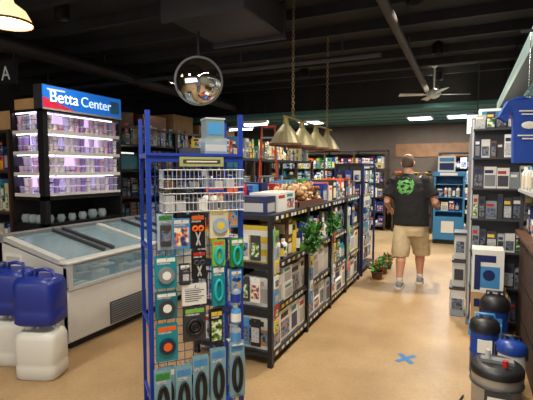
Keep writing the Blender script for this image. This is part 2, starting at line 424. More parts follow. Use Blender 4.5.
def card(x,zt,w,h,m,lab,shape=None,sm=None,dp=.07):
    hook(x,zt-.015,dp+.02)
    for kk in range(3):
        yy=-dp+kk*.012
        b.box(x-w/2,x+w/2,yy-.003,yy,zt-h,zt,m)
    y=-dp-.003
    b.box(x-w*.42,x+w*.42,y-.001,y,zt-h*.17,zt-h*.05,lab); b.box(x-w*.42,x+w*.2,y-.001,y,zt-h*.24,zt-h*.19,pr5)
    sm=sm or black
    if shape=='ring': b.torus((x,y-.008,zt-h*.58),w*.33,.010,sm,'y',20,6); b.torus((x,y-.008,zt-h*.58),w*.17,.008,sm,'y',16,6)
    if shape=='scissor':
        for s in (-1,1): b.torus((x+s*w*.2,y-.006,zt-h*.42),w*.15,.007,sm,'y',14,6); b.limb([(x+s*w*.15,y-.006,zt-h*.52),(x-s*w*.12,y-.006,zt-h*.9)],.005,lgrey,6)
    if shape=='oval': b.torus((x,y-.008,zt-h*.6),w*.28,.010,sm,'y',22,6,1,min(2.8,h*.3/(w*.28)))
    if shape=='coil':
        for q,rr in ((.30,.010),(.20,.008)): b.torus((x,y-.008,zt-h*.6),w*q,rr,sm,'y',22,6,1,h*.32/(w*.3)*(1 if q>.25 else 1.15))
    if shape=='disc': b.cyl((x,y-.02,zt-h*.58),(x,y,zt-h*.58),w*.38,sm,18); b.cyl((x,y-.022,zt-h*.58),(x,y-.019,zt-h*.58),w*.2,lab,14)
    if shape=='block': b.bbox(x-w*.36,x+w*.36,y-.022,y,zt-h*.9,zt-h*.28,sm,.006); b.box(x-w*.28,x+w*.28,y-.0235,y-.022,zt-h*.75,zt-h*.45,R.choice(prints))
    if shape=='pic': b.box(x-w*.4,x+w*.4,y-.001,y,zt-h*.92,zt-h*.3,sm)
    if shape=='lines':
        for q in range(6): b.box(x-w*.4,x+w*(.4-.12*(q%3)),y-.001,y,zt-h*(.32+q*.1),zt-h*(.28+q*.1),dgrey)
def nx(u): return (u-147)/93*.55
def nz(v): return 1.6-(v-170)*.0058
tq=mat('turquoise',(20,165,165),.4)
card(nx(160),nz(212),.085,.2,clear,green,'block',dgrey)
card(nx(175),nz(217),.10,.17,sky,white,'pic',pr4)
card(nx(191),nz(213),.085,.2,black,orange,'scissor',orange)
card(nx(213),nz(208),.115,.175,cream,yellow,'disc',mat('pale_blue_plastic',(150,170,190),.4))
card(nx(231),nz(240),.08,.17,green,white,'oval',tq)
card(nx(227),nz(168+38),.06,.13,sky,red,'pic',pr1)
card(nx(160),nz(253),.12,.18,teal,white,'disc',grey)
card(nx(178),nz(262),.06,.12,dgrey,white,'block',dgrey)
card(nx(192),nz(250),.08,.16,black,red,'scissor',dgrey)
card(nx(211),nz(240),.075,.15,lime,orange,'oval',tq,.09)
card(nx(211),nz(266),.075,.24,teal,white,'oval',tq,.08)
card(nx(230),nz(273),.07,.13,sky,white,'pic',pr1)
card(nx(160),nz(288),.12,.15,mat('deep_teal',(12,105,115),.5),white,'disc',dgrey)
card(nx(187),nz(283),.14,.12,white,white,'lines')
card(nx(187),nz(306),.13,.2,dgrey,lime,'ring',black)
card(nx(160),nz(320),.12,.21,teal,orange,'disc',mat('navy_plastic',(18,42,66),.4))
card(nx(209),nz(312),.075,.2,black,yellow,'pic',pr2)
for k in range(3):
    bottle(b,nx(230),-.06,nz(350)+k*.118,.032,.115,[clear,sky,clear][k],white,[sky,white,blue][k])
b.box(nx(230)-.035,nx(230)+.035,-.1,.02,nz(350)-.006,nz(350)-.001,wire)
pb_=mat('pack_blue',(120,160,170),.35); rub=mat('black_rubber',(14,14,16),.5)
for x,v in [(155,364),(175,364),(192,357),(210,352),(230,348)]:
    card(nx(x),nz(v),.092,.33,pb_,[teal,green,sky,blue,sky][R.randrange(5)],'coil',rub,.08)
for x in (160,185,210,232): card(nx(x),.475,.09,.26,pb_,white,'coil',rub,.06)
b.obj('hanging_accessory_packs',rk)

# ---------------------------------------------------------------- chest freezer
fz=empty('chest_freezer',(0,0,0))
fw=mat('freezer_white',(206,203,194),.35,noise=.04,scale=4)
fx1,fx0,fy0,fy1=-3.12,-4.04,2.62,4.9
b=B(); b.box(fx0+.05,fx1-.05,fy0+.05,fy1-.05,0,.08,black)
b.bbox(fx1-.07,fx1,fy0,fy1,.07,.55,fw,.012); b.box(fx0,fx0+.06,fy0,fy1,.07,.92,fw)
for y in (fy0,fy1-.06): b.prism([(fx1-.01,.07),(fx0,.07),(fx0,.92),(fx1-.01,.74)],y,y+.06,fw)
b.box(fx0,fx1-.01,fy0+.01,fy1-.01,.07,.42,mat('freezer_inside',(130,170,195),.4))
b.obj('body',fz)
b=B()
b.bbox(fx1-.10,fx1+.02,fy0-.015,fy1+.015,.765,.80,lgrey,.012); b.box(fx1-.05,fx1+.012,fy0,fy1,.54,.57,lgrey)
b.box(fx0-.01,fx0+.12,fy0-.01,fy1+.01,.92,.985,grey)
for y in (fy0-.012,(fy0+fy1)/2-.04,fy1-.06): b.prism([(fx1-.09,.77),(fx1-.09,.815),(fx0+.1,.975),(fx0+.1,.93)],y,y+.07,lgrey)
for y in (fy0+.5,fy0+.62,fy0+1.5,fy0+1.75): b.prism([(fx1-.09,.805),(fx1-.09,.835),(fx0+.1,.99),(fx0+.1,.96)],y,y+.035,dgrey)
for y in (fy0,(fy0+fy1)/2,fy1-.05): b.box(fx1-.05,fx1+.01,y,y+.05,.56,.77,lgrey)
b.obj('rim',fz,fix=True)
b=B(); b.prism([(fx1-.09,.79),(fx1-.09,.797),(fx0+.1,.962),(fx0+.1,.955)],fy0+.05,fy1-.05,glass)
b.box(fx1-.015,fx1-.008,fy0+.05,fy1-.05,.57,.765,glass); b.obj('sliding_glass',fz,fix=True)
b=B()
for k in range(60):
    x,y=R.uniform(fx0+.12,fx1-.2),R.uniform(fy0+.1,fy1-.25); h=R.uniform(.05,.2); m=R.choice([white,pr5,lgrey,sky,grey,white])
    b.box(x,x+.1,y,y+.14,.42,.42+h,m)
b.obj('frozen_food_packs',fz)
b=B()
b.box(fx1,fx1+.004,3.10,3.62,.09,.31,dgrey)
for k in range(9): b.box(fx1+.004,fx1+.01,3.11,3.61,.1+k*.023,.112+k*.023,grey)
b.obj('vent_grille',fz)
b=B(); b.box(-3.95,-3.7,fy0-.003,fy0,.7,.82,white); b.box(-3.92,-3.73,fy0-.004,fy0-.003,.72,.79,lgrey)
b.box(-3.5,-3.3,fy0-.003,fy0,.3,.33,grey); b.obj('label',fz)

# ---------------------------------------------------------------- jugs
def sup(cx,cy,z,rx,ry,n=24,e=3.2):
    out=[]
    for j in range(n):
        a=2*math.pi*j/n; c,s=math.cos(a),math.sin(a)
        out.append((cx+rx*abs(c)**(2/e)*(1 if c>0 else -1),cy+ry*abs(s)**(2/e)*(1 if s>0 else -1),z))
    return out
def jug(name,x,y,z,m,rot,capm):
    b=B(); rx,ry=.165,.125
    b.loft([sup(0,0,0,rx*.9,ry*.9,28,5),sup(0,0,.015,rx,ry,28,5),sup(0,0,.1,rx,ry,28,5),sup(0,0,.115,rx*.965,ry*.965,28,5),sup(0,0,.13,rx,ry,28,5),sup(0,0,.31,rx,ry,28,5),sup(0,0,.35,rx*.93,ry*.93,28,4),sup(0,0,.365,rx*.75,ry*.75,28,4)],m)
    b.lathe((-.09,0,.355),[(.04,0),(.036,.035)],m,16); b.lathe((-.09,0,.38),[(.043,0),(.043,.032),(.035,.036)],capm,16)
    b.limb([(-.03,0,.35),(-.02,0,.405),(.04,0,.415),(.10,0,.405),(.125,0,.34)],[.018,.016,.015,.016,.02],m,10)
    return b.obj(name,loc=(x,y,z),rotz=rot)
jb=mat('jug_blue',(24,42,125),.35); jw=mat('jug_white',(210,206,192),.4)
jug('water_jug',-2.97,2.24,0,jw,.35,jw); jug('water_jug',-3.40,2.31,0,jw,.35,white)
jug('water_jug',-2.97,2.24,.42,jb,.35,jb); jug('water_jug',-3.40,2.31,.42,jb,.35,dblue)

# ---------------------------------------------------------------- betta display
bd=empty('betta_fish_display',(0,0,0))
bx0,bx1,by0,by1=-4.85,-4.3,3.355,4.55
b=B()
b.box(bx0,bx1,by0,by1,0,.95,black)
b.box(bx1-.14,bx1,by0,by1,2.29,2.56,dgrey)
b.box(bx0,bx1,by0,by1,2.26,2.29,black)
b.box(bx0,bx1,by1-.03,by1,.95,2.29,black); b.box(bx1-.10,bx1,by0,by0+.06,.95,2.29,black)
b.box(bx0,bx0+.03,by0,by1,.95,2.29,black)
b.box(bx0,bx1,by0,by1,1.25,1.30,black)
b.box(bx0,bx1,by0,by1,.95,.98,black)
b.obj('cabinet',bd)
glow=mat('lilac_backlight',(200,178,238),.5,es=1.1); glow2=mat('white_tube',(245,240,255),.5,es=3.6)
b=B(); b.box(bx0+.25,bx0+.27,by0+.06,by1-.03,1.30,2.26,glow); b.box(bx0+.03,bx1-.1,by0+.22,by0+.24,1.30,2.26,glow)
zs=[1.31,1.552,1.794,2.036]
for z in zs:
    b.box(bx1-.13,bx1-.115,by0+.07,by1-.04,z+.212,z+.224,glow2); b.box(bx0+.05,bx1-.11,by0+.03,by0+.045,z+.212,z+.224,glow2)
b.obj('backlight',bd)
b=B(); cups=[mat('cup_white',(236,232,240),.3),mat('cup_lilac',(205,190,230),.3),mat('cup_purple',(165,140,210),.3),clear,mat('cup_pink',(225,185,220),.3),mat('cup_white')]
fish=[red,dblue,purple,mat('fish_teal',(20,100,120),.4)]
for z in zs:
    b.box(bx0+.27,bx1-.01,by0+.06,by1-.03,z-.01,z,white); b.box(bx1-.012,bx1,by0+.06,by1-.03,z-.02,z+.02,white)
    b.box(bx0+.03,bx1-.09,by0,by0+.22,z-.01,z,white); b.box(bx0+.03,bx1-.09,by0-.002,by0+.01,z-.02,z+.02,white)
    def cup(x,y):
        m=R.choice(cups)
        for st in range(1 if R.random()<.2 else 2):
            zz=z+st*.1; r=.036; hh=.094
            b.lathe((x,y,zz),[(r*.8,0),(r,hh*.9)],m,8); b.lathe((x,y,zz),[(r*1.07,hh*.9),(r*1.07,hh)],white,8,False)
            if R.random()<.45: b.ell((x,y,zz+hh*.45),(r*1.02,r*1.02,.012),R.choice(fish),8,5)
    y=by0+.12
    while y<by1-.07:
        cup(bx1-.06,y); y+=.077
    x=bx0+.08
    while x<bx1-.12: cup(x,by0+.07); x+=.077
b.obj('fish_cups',bd)
b=B()
y=by0+.12
while y<by1-.12:
    r=R.uniform(.05,.07); b.lathe((bx1-.1,y,.982),[(r*.7,0),(r,r*.8),(r*.7,r*1.7)],clear,12); b.ell((bx1-.1,y,.982+r*.5),(r*.7,r*.7,r*.4),R.choice([sky,lgrey,teal,white,purple]),10,5)
    y+=.16
for k in range(4):
    r=.055; b.lathe((bx0+.1+k*.12,by0+.08,.982),[(r*.7,0),(r,r*.8),(r*.7,r*1.7)],clear,12)
b.obj('glass_fish_bowls',bd)
b=B(); sb=mat('sign_blue',(20,96,185),.4,es=.8); sr=mat('sign_red',(190,36,60),.4,es=.6)
b.box(bx1,bx1+.012,by0,by1,2.30,2.55,sb)
b.add([(bx1+.013,by0,2.30),(bx1+.013,by0+.45,2.30),(bx1+.013,by0+.22,2.36),(bx1+.013,by0,2.42)],[(0,1,2,3)],sr)
b.box(bx1+.012,bx1+.014,by0+.05,by0+.3,2.5,2.52,white)
b.box(bx1,bx1+.02,by0,by1,2.28,2.30,lgrey)
b.box(bx1+.012,bx1+.015,by1-.2,by1-.04,2.34,2.5,sky)
b.obj('sign_face',bd)
text('sign_text','Betta',.19,mat('sign_white',(250,250,250),.4,es=1.3),(bx1+.016,by0+.08,2.375),(math.pi/2,0,math.pi/2),bd)
text('sign_text_small','Center',.17,mat('sign_pale',(200,225,250),.4,es=1.1),(bx1+.016,by0+.52,2.375),(math.pi/2,0,math.pi/2),bd)
b=B(); b.box(-4.83,-4.5,3.4,3.75,2.2905,2.42,tan); b.box(-4.833,-4.497,3.55,3.6,2.2905,2.423,cream); b.obj('cardboard_box')
ms=empty('metal_shelf')
gondola('frame',-5.75,-4.95,[3.4,4.4],[.12,.6,1.1,1.6,2.08],2.08,frame=dwood,deck=wood,parent=ms)
b=B()
b.M=Matrix(((0,1,0,0),(-1,0,0,0),(0,0,1,0),(0,0,0,1)))
for z in (.12,.6,1.1,1.6): stock(b,-3.75,-3.42,-5.72,-4.98,z+.001,.4,'mix',1)
b.M=Matrix.Identity(4)
b.obj('shelved_goods',ms)
b=B(); b.box(-5.3,-4.95,3.45,3.85,2.082,2.31,tan); b.box(-5.303,-4.947,3.62,3.68,2.082,2.313,cream); b.box(-5.72,-5.34,3.5,3.9,2.082,2.25,tan); b.obj('cardboard_box')
sg=empty('hanging_shop_sign')
b=B(); b.box(-5.28,-4.92,3.5,3.53,2.63,2.93,black); b.box(-5.265,-4.935,3.494,3.5,2.645,2.915,mat('sign_black',(30,30,30),.5))
b.cyl((-5.23,3.515,2.93),(-5.23,3.515,3.45),.006,black,6); b.cyl((-4.97,3.515,2.93),(-4.97,3.515,3.45),.006,black,6)
b.obj('board',sg); text('letter','A',.24,mat('sign_greywhite',(170,170,160),.5,es=.2),(-5.18,3.492,2.69),(math.pi/2,0,0),sg)
# ---------------------------------------------------------------- background racks
def tank_rack(name,x0,x1,y0,y1,n,hh,fx,sty='dark',glowp=.3,top=True,extra=None):
    par=empty(name)
    b=B(); ys_=[y0+(y1-y0)*i/n for i in range(n+1)]
    z=.15; lvls=[]
    while z<hh-.2: lvls.append(z); z+=.48
    for y in ys_:
        for x in (x0,x1): b.box(x-.025,x+.025,y-.025,y+.025,0,hh,dwood)
    for z in lvls: b.box(x0,x1,y0,y1,z-.03,z,dwood)
    b.box(x0-.03,x1+.03,y0-.03,y1+.03,hh,hh+.04,wood if top else black)
    b.obj('frame',par)
    b=B()
    for i in range(n):
        for z in lvls:
            ya,yb=ys_[i]+.04,ys_[i+1]-.04
            if R.random()<glowp:
                b.box(x0+.05,x1-.04,ya,yb,z+.001,z+.03,black); b.box(x0+.06,x1-.05,ya+.01,yb-.01,z+.03,z+.26,mat('aquarium_water',(50,105,110),.15,es=.2)); b.box(x0+.05,x1-.04,ya,yb,z+.26,z+.30,black)
                b.box(x0+.2,x1-.1,ya+.05,yb-.05,z+.30,z+.33,mat('aquarium_hood_light',(235,240,235),.4,es=1.2))
            else:
                stock(b,(x0+x1)/2+.02 if fx>0 else x0+.03,x1-.02 if fx>0 else (x0+x1)/2-.02,ya,yb,z+.001,.4,R.choice([sty,'mix','blue']),fx)
    if extra: extra(b)
    b.obj('stocked_aquarium_goods',par)
def ex1(b):
    for k in range(5):
        y=5.5+k*.95; b.box(-6.1,-5.55,y,y+.7,2.391,2.395+R.uniform(.2,.4),R.choice([tan,wood,tan,brown]))
def ex2(b): stock(b,-3.9,-3.25,5.5,9.3,1.792,.35,'mix',1)
tank_rack('wooden_stock_rack',-6.2,-5.5,5.3,10.5,5,2.35,1,extra=ex1)
tank_rack('wooden_stock_rack',-3.95,-3.2,5.4,9.4,4,1.75,1,'mix',.1,False,ex2)
def xrack(name,x0,x1,y0,y1,hh,sty,frame=dwood):
    par=empty(name)
    b=B(); n=max(1,round((x1-x0)/.8)); 
    for i in range(n+1):
        x=x0+(x1-x0)*i/n
        for y in (y0,y1): b.box(x-.02,x+.02,y-.02,y+.02,0,hh,frame)
    lv=[];z=.12
    while z<hh-.15: lv.append(z); z+=.38
    for z in lv: b.box(x0,x1,y0,y1,z-.02,z,frame)
    b.box(x0-.02,x1+.02,y0-.02,y1+.02,hh,hh+.03,frame); b.obj('frame',par)
    b=B(); b.M=Matrix(((0,1,0,0),(-1,0,0,0),(0,0,1,0),(0,0,0,1)))
    for z in lv: stock(b,-y1+.15,-y0-.01,x0+.03,x1-.03,z+.001,.33,sty,1)
    b.obj('shelved_boxes',par)
xrack('back_wall_shelf',-5.2,-1.9,11.5,12.0,2.1,'mix')
xrack('back_wall_shelf',-1.7,-.75,11.5,12.0,1.5,'mix')
xrack('back_wall_shelf',-.6,1.0,11.5,12.0,2.0,'blue',black)
b=B(); b.box(-1.75,.9,12.17,12.2,1.95,2.3,mat('back_sign_wood',(130,88,50),.6,noise=.2,scale=5)); b.obj('wooden_wall_board')
b=B(); kb=mat('kiosk_blue',(60,130,180),.45)
b.box(-.62,.0,10.0,10.5,0,.08,black); b.box(-.62,-.58,10.0,10.5,.08,1.5,kb); b.box(-.04,0,10.0,10.5,.08,1.5,kb); b.box(-.58,-.04,10.45,10.5,.08,1.5,kb)
for z in (.1,.42,.72,1.02,1.3): b.box(-.58,-.04,10.02,10.45,z-.02,z,sky)
b.box(-.63,.01,9.98,10.5,1.47,1.56,kb); b.box(-.6,-.02,9.975,9.98,.1,.6,kb); b.box(-.5,-.15,9.975,9.98,1.48,1.54,white); b.box(-.45,-.2,9.97,9.975,.25,.5,white)
b.M=Matrix(((0,1,0,0),(-1,0,0,0),(0,0,1,0),(0,0,0,1)))
for z in (.72,1.02): stock(b,-10.3,-10.05,-.56,-.06,z+.001,.24,'blue',1)
b.M=Matrix.Identity(4)
b.obj('blue_display_cabinet')
b=B(); b.box(-1.15,-.72,10.1,10.5,0,1.0,black); b.box(-1.12,-.75,10.085,10.1,.15,.9,dblue); b.box(-1.05,-.85,10.2,10.25,1.0,1.08,black); b.box(-1.12,-.78,10.2,10.22,1.06,1.32,black); b.box(-1.1,-.8,10.195,10.2,1.08,1.30,mat('screen_glow',(90,150,190),.3,es=.6)); b.obj('monitor_stand')
b=B(); b.box(-.55,-.2,10.1,10.16,1.561,1.9,white); b.box(-.52,-.23,10.095,10.1,1.6,1.75,dblue); b.box(-.52,-.23,10.095,10.1,1.78,1.86,sky); b.obj('small_poster_frame')

# ladder
b=B(); lr=mat('ladder_red',(170,56,30),.5)
for s in (-1,1):
    b.limb([(s*.20,0,0),(s*.10,.28,2.28)],.016,lr,6); b.limb([(s*.20,.62,0),(s*.10,.34,2.26)],.012,lr,6)
for k in range(7):
    z=.3+k*.3; t=z/2.33; b.box(-.2+.1*t,.2-.1*t,.28*t-.03,.28*t+.03,z-.012,z+.012,grey)
b.box(-.12,.12,.24,.38,2.26,2.29,lr); b.obj('step_ladder',loc=(-2.72,5.9,0),rotz=.35)

for (x,y,z,l) in [(-3.55,7.2,2.45,.5),(-4.5,8.4,2.5,.6)]:
    b=B(); b.box(x-l/2,x+l/2,y-.05,y+.05,z,z+.05,white); b.cyl((x-l/2+.02,y,z-.018),(x+l/2-.02,y,z-.018),.018,mat('tube_glow',(235,245,255),.4,es=12),10)
    for s in (-.2,.2): b.cyl((x+s,y,z+.05),(x+s,y,3.34),.004,chrome,5)
    b.obj('hanging_fluorescent_light')

# ---------------------------------------------------------------- lamp with chains
lp=empty('chained_pendant_lamp',(0,0,0)); lx=-1.74
b=B(); b.cyl((lx,4.2,2.16),(lx,5.95,2.16),.012,mat('brass',(150,120,60),.35,.8),8)
sh=mat('shade_olive',(120,112,78),.5,.3,noise=.15,scale=6); shin=mat('shade_inside',(225,210,170),.6)
for y in (4.25,4.75,5.25,5.75):
    b.lathe((lx,y,-.03),[(.17,1.90),(.172,1.91),(.10,2.03),(.035,2.11),(.03,2.15)],sh,18,False,False)
    b.lathe((lx,y,-.03),[(.166,1.902),(.095,2.025),(.03,2.10)],shin,18,True,False)
    b.lathe((lx,y,-.03),[(.174,1.885),(.176,1.91)],brown,18,False,False)
    b.cyl((lx,y,2.08),(lx,y,2.16),.028,MATS['brass'],10); b.ell((lx,y,1.97),(.03,.03,.045),white,10,7)
b.obj('shades',lp)
b=B()
for y in (4.46,5.74):
    z=2.165; k=0
    while z<3.43:
        b.torus((lx,y,z+.02),.014,.0045,mat('chain_bronze',(150,130,95),.35,.7),'x' if k%2 else 'y',10,5,1,1.5) ; z+=.036; k+=1
b.obj('chains',lp)

# convex mirror
md=Vector((0,0,1.6))-Vector((-2.24,3.37,2.41)); md.z-=.1; md.normalize()
q=md.to_track_quat('Z','Y').to_matrix().to_4x4()
b=B(); b.M=Matrix.Translation((-2.24,3.37,2.41))@q
prof=[(.21*math.sin(a)/math.sin(1.15),.21/math.sin(1.15)*(math.cos(a)-math.cos(1.15))) for a in [1.15*(1-i/9) for i in range(9)]+[.03]]
b.lathe((0,0,0),prof,mat('mirror',(225,225,220),.05,1),32); b.torus((0,0,-.003),.212,.011,grey,'z',32,8); b.cyl((0,0,-.03),(0,0,0),.205,black,32); b.cyl((0,0,-.08),(0,0,-.02),.03,black,10)
b.M=Matrix.Identity(4); 
pb=Vector((-2.24,3.37,2.41))-md*.08
b.cyl(tuple(pb),(pb.x,pb.y,2.88),.012,black,8)
b.obj('convex_security_mirror',fix=False)

# ceiling fan
b=B(); fx,fy=-.55,8.25; fwm=mat('fan_white',(205,205,200),.45)
b.cyl((fx,fy,3.0),(fx,fy,3.45),.014,fwm,8); b.lathe((fx,fy,0),[(.03,3.40),(.07,3.45)],fwm,14); b.lathe((fx,fy,0),[(.03,2.86),(.09,2.89),(.12,2.93),(.11,2.99),(.03,3.03)],fwm,20)
for k in range(4):
    b.M=Matrix.Translation((fx,fy,2.93))@Matrix.Rotation(math.radians(20+90*k),4,'Z')@Matrix.Rotation(math.radians(10),4,'X')
    b.box(.1,.2,-.02,.02,-.006,.004,fwm); b.loft([[(.18,-.045,-.004),(.18,.045,-.004),(.18,.045,.004),(.18,-.045,.004)],[(.6,-.065,-.004),(.6,.065,-.004),(.6,.065,.004),(.6,-.065,.004)]],fwm,False)
b.M=Matrix.Identity(4); b.obj('ceiling_fan',fix=True)

b=B(); px,py,pz=-3.33,2.32,2.76
b.lathe((px,py,pz),[(.175,0),(.178,.01),(.13,.10),(.05,.16),(.035,.21)],mat('pendant_warm',(250,215,160),.5,es=1.3),22,True,False)
b.lathe((px,py,pz),[(.18,-.008),(.18,.012)],brown,22,False,False); b.ell((px,py,pz+.05),(.05,.05,.06),mat('bulb_warm',(255,220,160),.4,es=18),12,8)
b.cyl((px,py,pz+.2),(px,py,3.45),.01,black,8); b.lathe((px,py,0),[(.05,3.42),(.06,3.45)],black,12); b.obj('pendant_lamp')

# ---------------------------------------------------------------- right side
ws=empty('wall_display_shelf')
b=B(); sx0,sx1,sy0,sy1=.06,.95,4.85,8.8
for x in (sx0,.5,sx1):
    for y in [sy0,5.8,6.8,7.8,sy1]: b.box(x-.018,x+.018,y-.018,y+.018,0,2.12,grey if x==sx0 else dgrey)
rl=[.12,.45,.8,1.12,1.42,1.72,2.0]
for z in rl: b.box(sx0,sx1,sy0,sy1,z-.018,z,grey)
b.box(.5,.51,sy0,sy1,.12,2.1,dgrey)
b.obj('frame',ws)
b=B()
for i,z in enumerate(rl):
    h=(rl[i+1]-z-.04) if i<6 else .25
    stock(b,sx0+.02,.48,sy0+.02,sy1-.02,z+.001,h,['white','white','mix','blue','dark','mix','white'][i],-1)
b.obj('shelved_filter_cartons',ws)
b=B()
for z in rl: b.box(sx0,.9,sy0-.14,sy0-.019,z-.016,z,dgrey)
for x in (sx0,.9): b.box(x-.008,x+.008,sy0-.035,sy0-.019,.1,2.1,lgrey)
b.box(sx0,.9,sy0-.03,sy0-.02,.1,2.1,black)
b.obj('end_cap',ws)
b=B()
for i,z in enumerate(rl):
    h=(rl[i+1]-z-.04) if i<6 else .2
    x=sx0+.015
    while x<.84:
        w=R.uniform(.05,.12); hh=h*R.uniform(.6,.97)
        if i in (1,2,3,4): m=R.choice([lgrey,dgrey,grey,dgrey,white,clear])
        else: m=R.choice([white,dgrey,black,cream,blue,brown,lgrey,dblue])
        dy=R.uniform(0,.03)
        b.box(x,x+w-.006,sy0-.13+dy,sy0-.035,z+.001,z+hh,m); b.box(x+.006,x+w-.014,sy0-.132+dy,sy0-.13+dy,z+hh*.1,z+hh*.62,R.choice([pr3,pr5,dgrey,pr3,grey,pr2])); b.box(x+.006,x+w*.7,sy0-.132+dy,sy0-.13+dy,z+hh*.7,z+hh*.85,R.choice([white,red,yellow,dblue,black]))
        x+=w
b.obj('end_cap_goods',ws)
for (x0,x1,y0,y1,z0,z1,m) in [(-.12,.03,5.05,5.4,0,.32,clear),(-.10,.03,5.06,5.38,.325,.62,lgrey),(-.09,.03,5.08,5.36,.625,.92,lgrey)]:
    b=B(); b.bbox(x0,x1,y0,y1,z0,z1-.02,m,.008); b.box(x0-.008,x1+.004,y0-.008,y1+.008,z1-.025,z1,dgrey); b.box(x0+.02,x1-.02,y0-.002,y0,z0+.08,z0+.2,R.choice([pr3,dgrey])); b.box(x0-.002,x0,y0+.05,y1-.05,z0+.06,z0+.24,pr3)
    b.obj('storage_bin')
ct=empty('wooden_counter')
b=B(); cw=mat('counter_wood',(92,62,42),.5,noise=.25,scale=5); 
b.box(.48,1.1,2.3,4.62,0,1.0,dwood); b.bbox(.44,1.12,2.25,4.65,1.0,1.045,cw,.008)
for z in (.3,.6): b.box(.475,.48,2.35,4.6,z,z+.012,black)
b.box(.47,.5,3.3,3.33,1.045,1.4,dgrey); b.box(.47,.5,4.58,4.61,1.045,1.4,dgrey); b.box(1.08,1.1,3.3,4.62,1.045,1.4,dgrey)
b.box(.45,1.1,3.25,4.64,1.4,1.425,lgrey); b.obj('counter',ct)
b=B(); stock(b,.51,.85,3.36,4.56,1.046,.33,'blue',-1); b.obj('countertop_boxes',ct)
b=B()
for r in range(3):
    y=3.35
    while y<4.6:
        bottle(b,.50+r*.09,y,1.426,.034,.2,R.choice([white,white,lgrey]),R.choice([white,blue,sky]),R.choice([pr5,white,cream])); y+=.08
b.obj('supplement_bottles')
b=B(); item_box(b,.08,.38,4.36,4.66,0,.47,tan,white,dblue,-1); b.obj('filter_carton')
b=B(); item_box(b,.08,.34,4.36,4.62,.473,.87,white,sky,dblue,-1); b.cyl((.22,4.357,.64),(.22,4.354,.64),.05,dblue,16); b.box(.1,.15,4.355,4.3585,.5,.8,dblue); b.obj('filter_carton')
def canister(name,x,y,r,h,body,top,acc,lab=sky):
    b=B()
    b.lathe((x,y,0),[(r*.92,0),(r,.02),(r,h*.35),(r*1.04,h*.36),(r*1.04,h*.4),(r,h*.41),(r,h*.72)],body,24)
    b.lathe((x,y,0),[(r*1.1,h*.72),(r*1.12,h*.76),(r*1.05,h*.84),(r*.8,h*.9),(r*.3,h*.92)],top,24)
    b.limb([(x-r*.8,y,h*.8),(x-r*.6,y,h*.97),(x+r*.6,y,h*.97),(x+r*.8,y,h*.8)],.011,acc,8)
    for s in (-1,1):
        b.box(x+s*r*1.02-.012,x+s*r*1.02+.012,y-.025,y+.025,h*.62,h*.82,acc)
        b.cyl((x+s*r*.3,y+.02,h*.88),(x+s*r*.3,y+.02,h*.96),.013,acc,10)
    b.box(x-r*.5,x+r*.5,y-r*1.06,y-r*.9,h*.42,h*.62,lab); b.box(x-r*.4,x+r*.2,y-r*1.07,y-r*1.06,h*.5,h*.56,white)
    b.obj(name)
cbl=mat('canister_blue',(24,60,140),.35)
canister('canister_filter',.26,4.1,.105,.58,cbl,black,dgrey)
canister('canister_filter',.17,3.68,.1,.5,cbl,black,sky,white)
canister('canister_filter',.33,3.42,.09,.44,white,cbl,black)
b=B(); x,y=.21,2.93
b.lathe((x,y,0),[(.12,0),(.135,.01),(.142,.36)],mat('brushed_steel_grey',(165,165,160),.35,.5),26); b.lathe((x,y,0),[(.15,.36),(.152,.39),(.14,.41),(.1,.42)],black,26)
b.box(x-.07,x+.07,y-.146,y-.12,.12,.3,dgrey); b.box(x-.055,x+.055,y-.149,y-.146,.15,.26,white)
b.box(x-.09,x+.09,y-.03,y+.03,.42,.44,grey); b.cyl((x+.04,y-.06,.42),(x+.04,y-.06,.46),.016,red,10); b.cyl((x-.05,y,.44),(x-.05,y,.49),.015,lgrey,10)
b.torus((x,y,.30),.148,.006,dgrey,'z',26,6); b.obj('sump_bucket')
b=B(); b.limb([(.03,3.25,.01),(-.02,3.05,.01),(.02,2.8,.01),(-.04,2.6,.01)],.006,black,6); b.obj('power_cord')
pale=mat('fascia_pale_glow',(190,212,200),.5,es=.5)  # emission added so the otherwise unlit fascia strip reads bright
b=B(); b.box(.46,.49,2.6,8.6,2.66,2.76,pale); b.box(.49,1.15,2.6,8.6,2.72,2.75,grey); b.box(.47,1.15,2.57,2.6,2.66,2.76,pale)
for y in (3.2,5,7,8.4): b.cyl((.6,y,2.75),(.6,y,3.45),.01,black,6)
b.obj('shelf_canopy')
b=B(); b.box(.66,1.12,4.3,8.5,2.19,2.58,lgrey)
for k in range(6):
    y=4.35+k*.69; b.box(.655,.66,y,y+.6,2.21,2.56,[sky,white,teal,pr4,dblue,sky][k]); b.box(.652,.655,y+.1,y+.5,2.4,2.46,white)
b.box(.7,1.1,4.295,4.3,2.21,2.56,sky); b.box(.72,1.0,4.292,4.295,2.4,2.5,white)
for y in (4.5,6.2,8.4): b.cyl((1.0,y,2.58),(1.0,y,2.72),.02,black,6)
b.obj('upper_wall_cabinet')
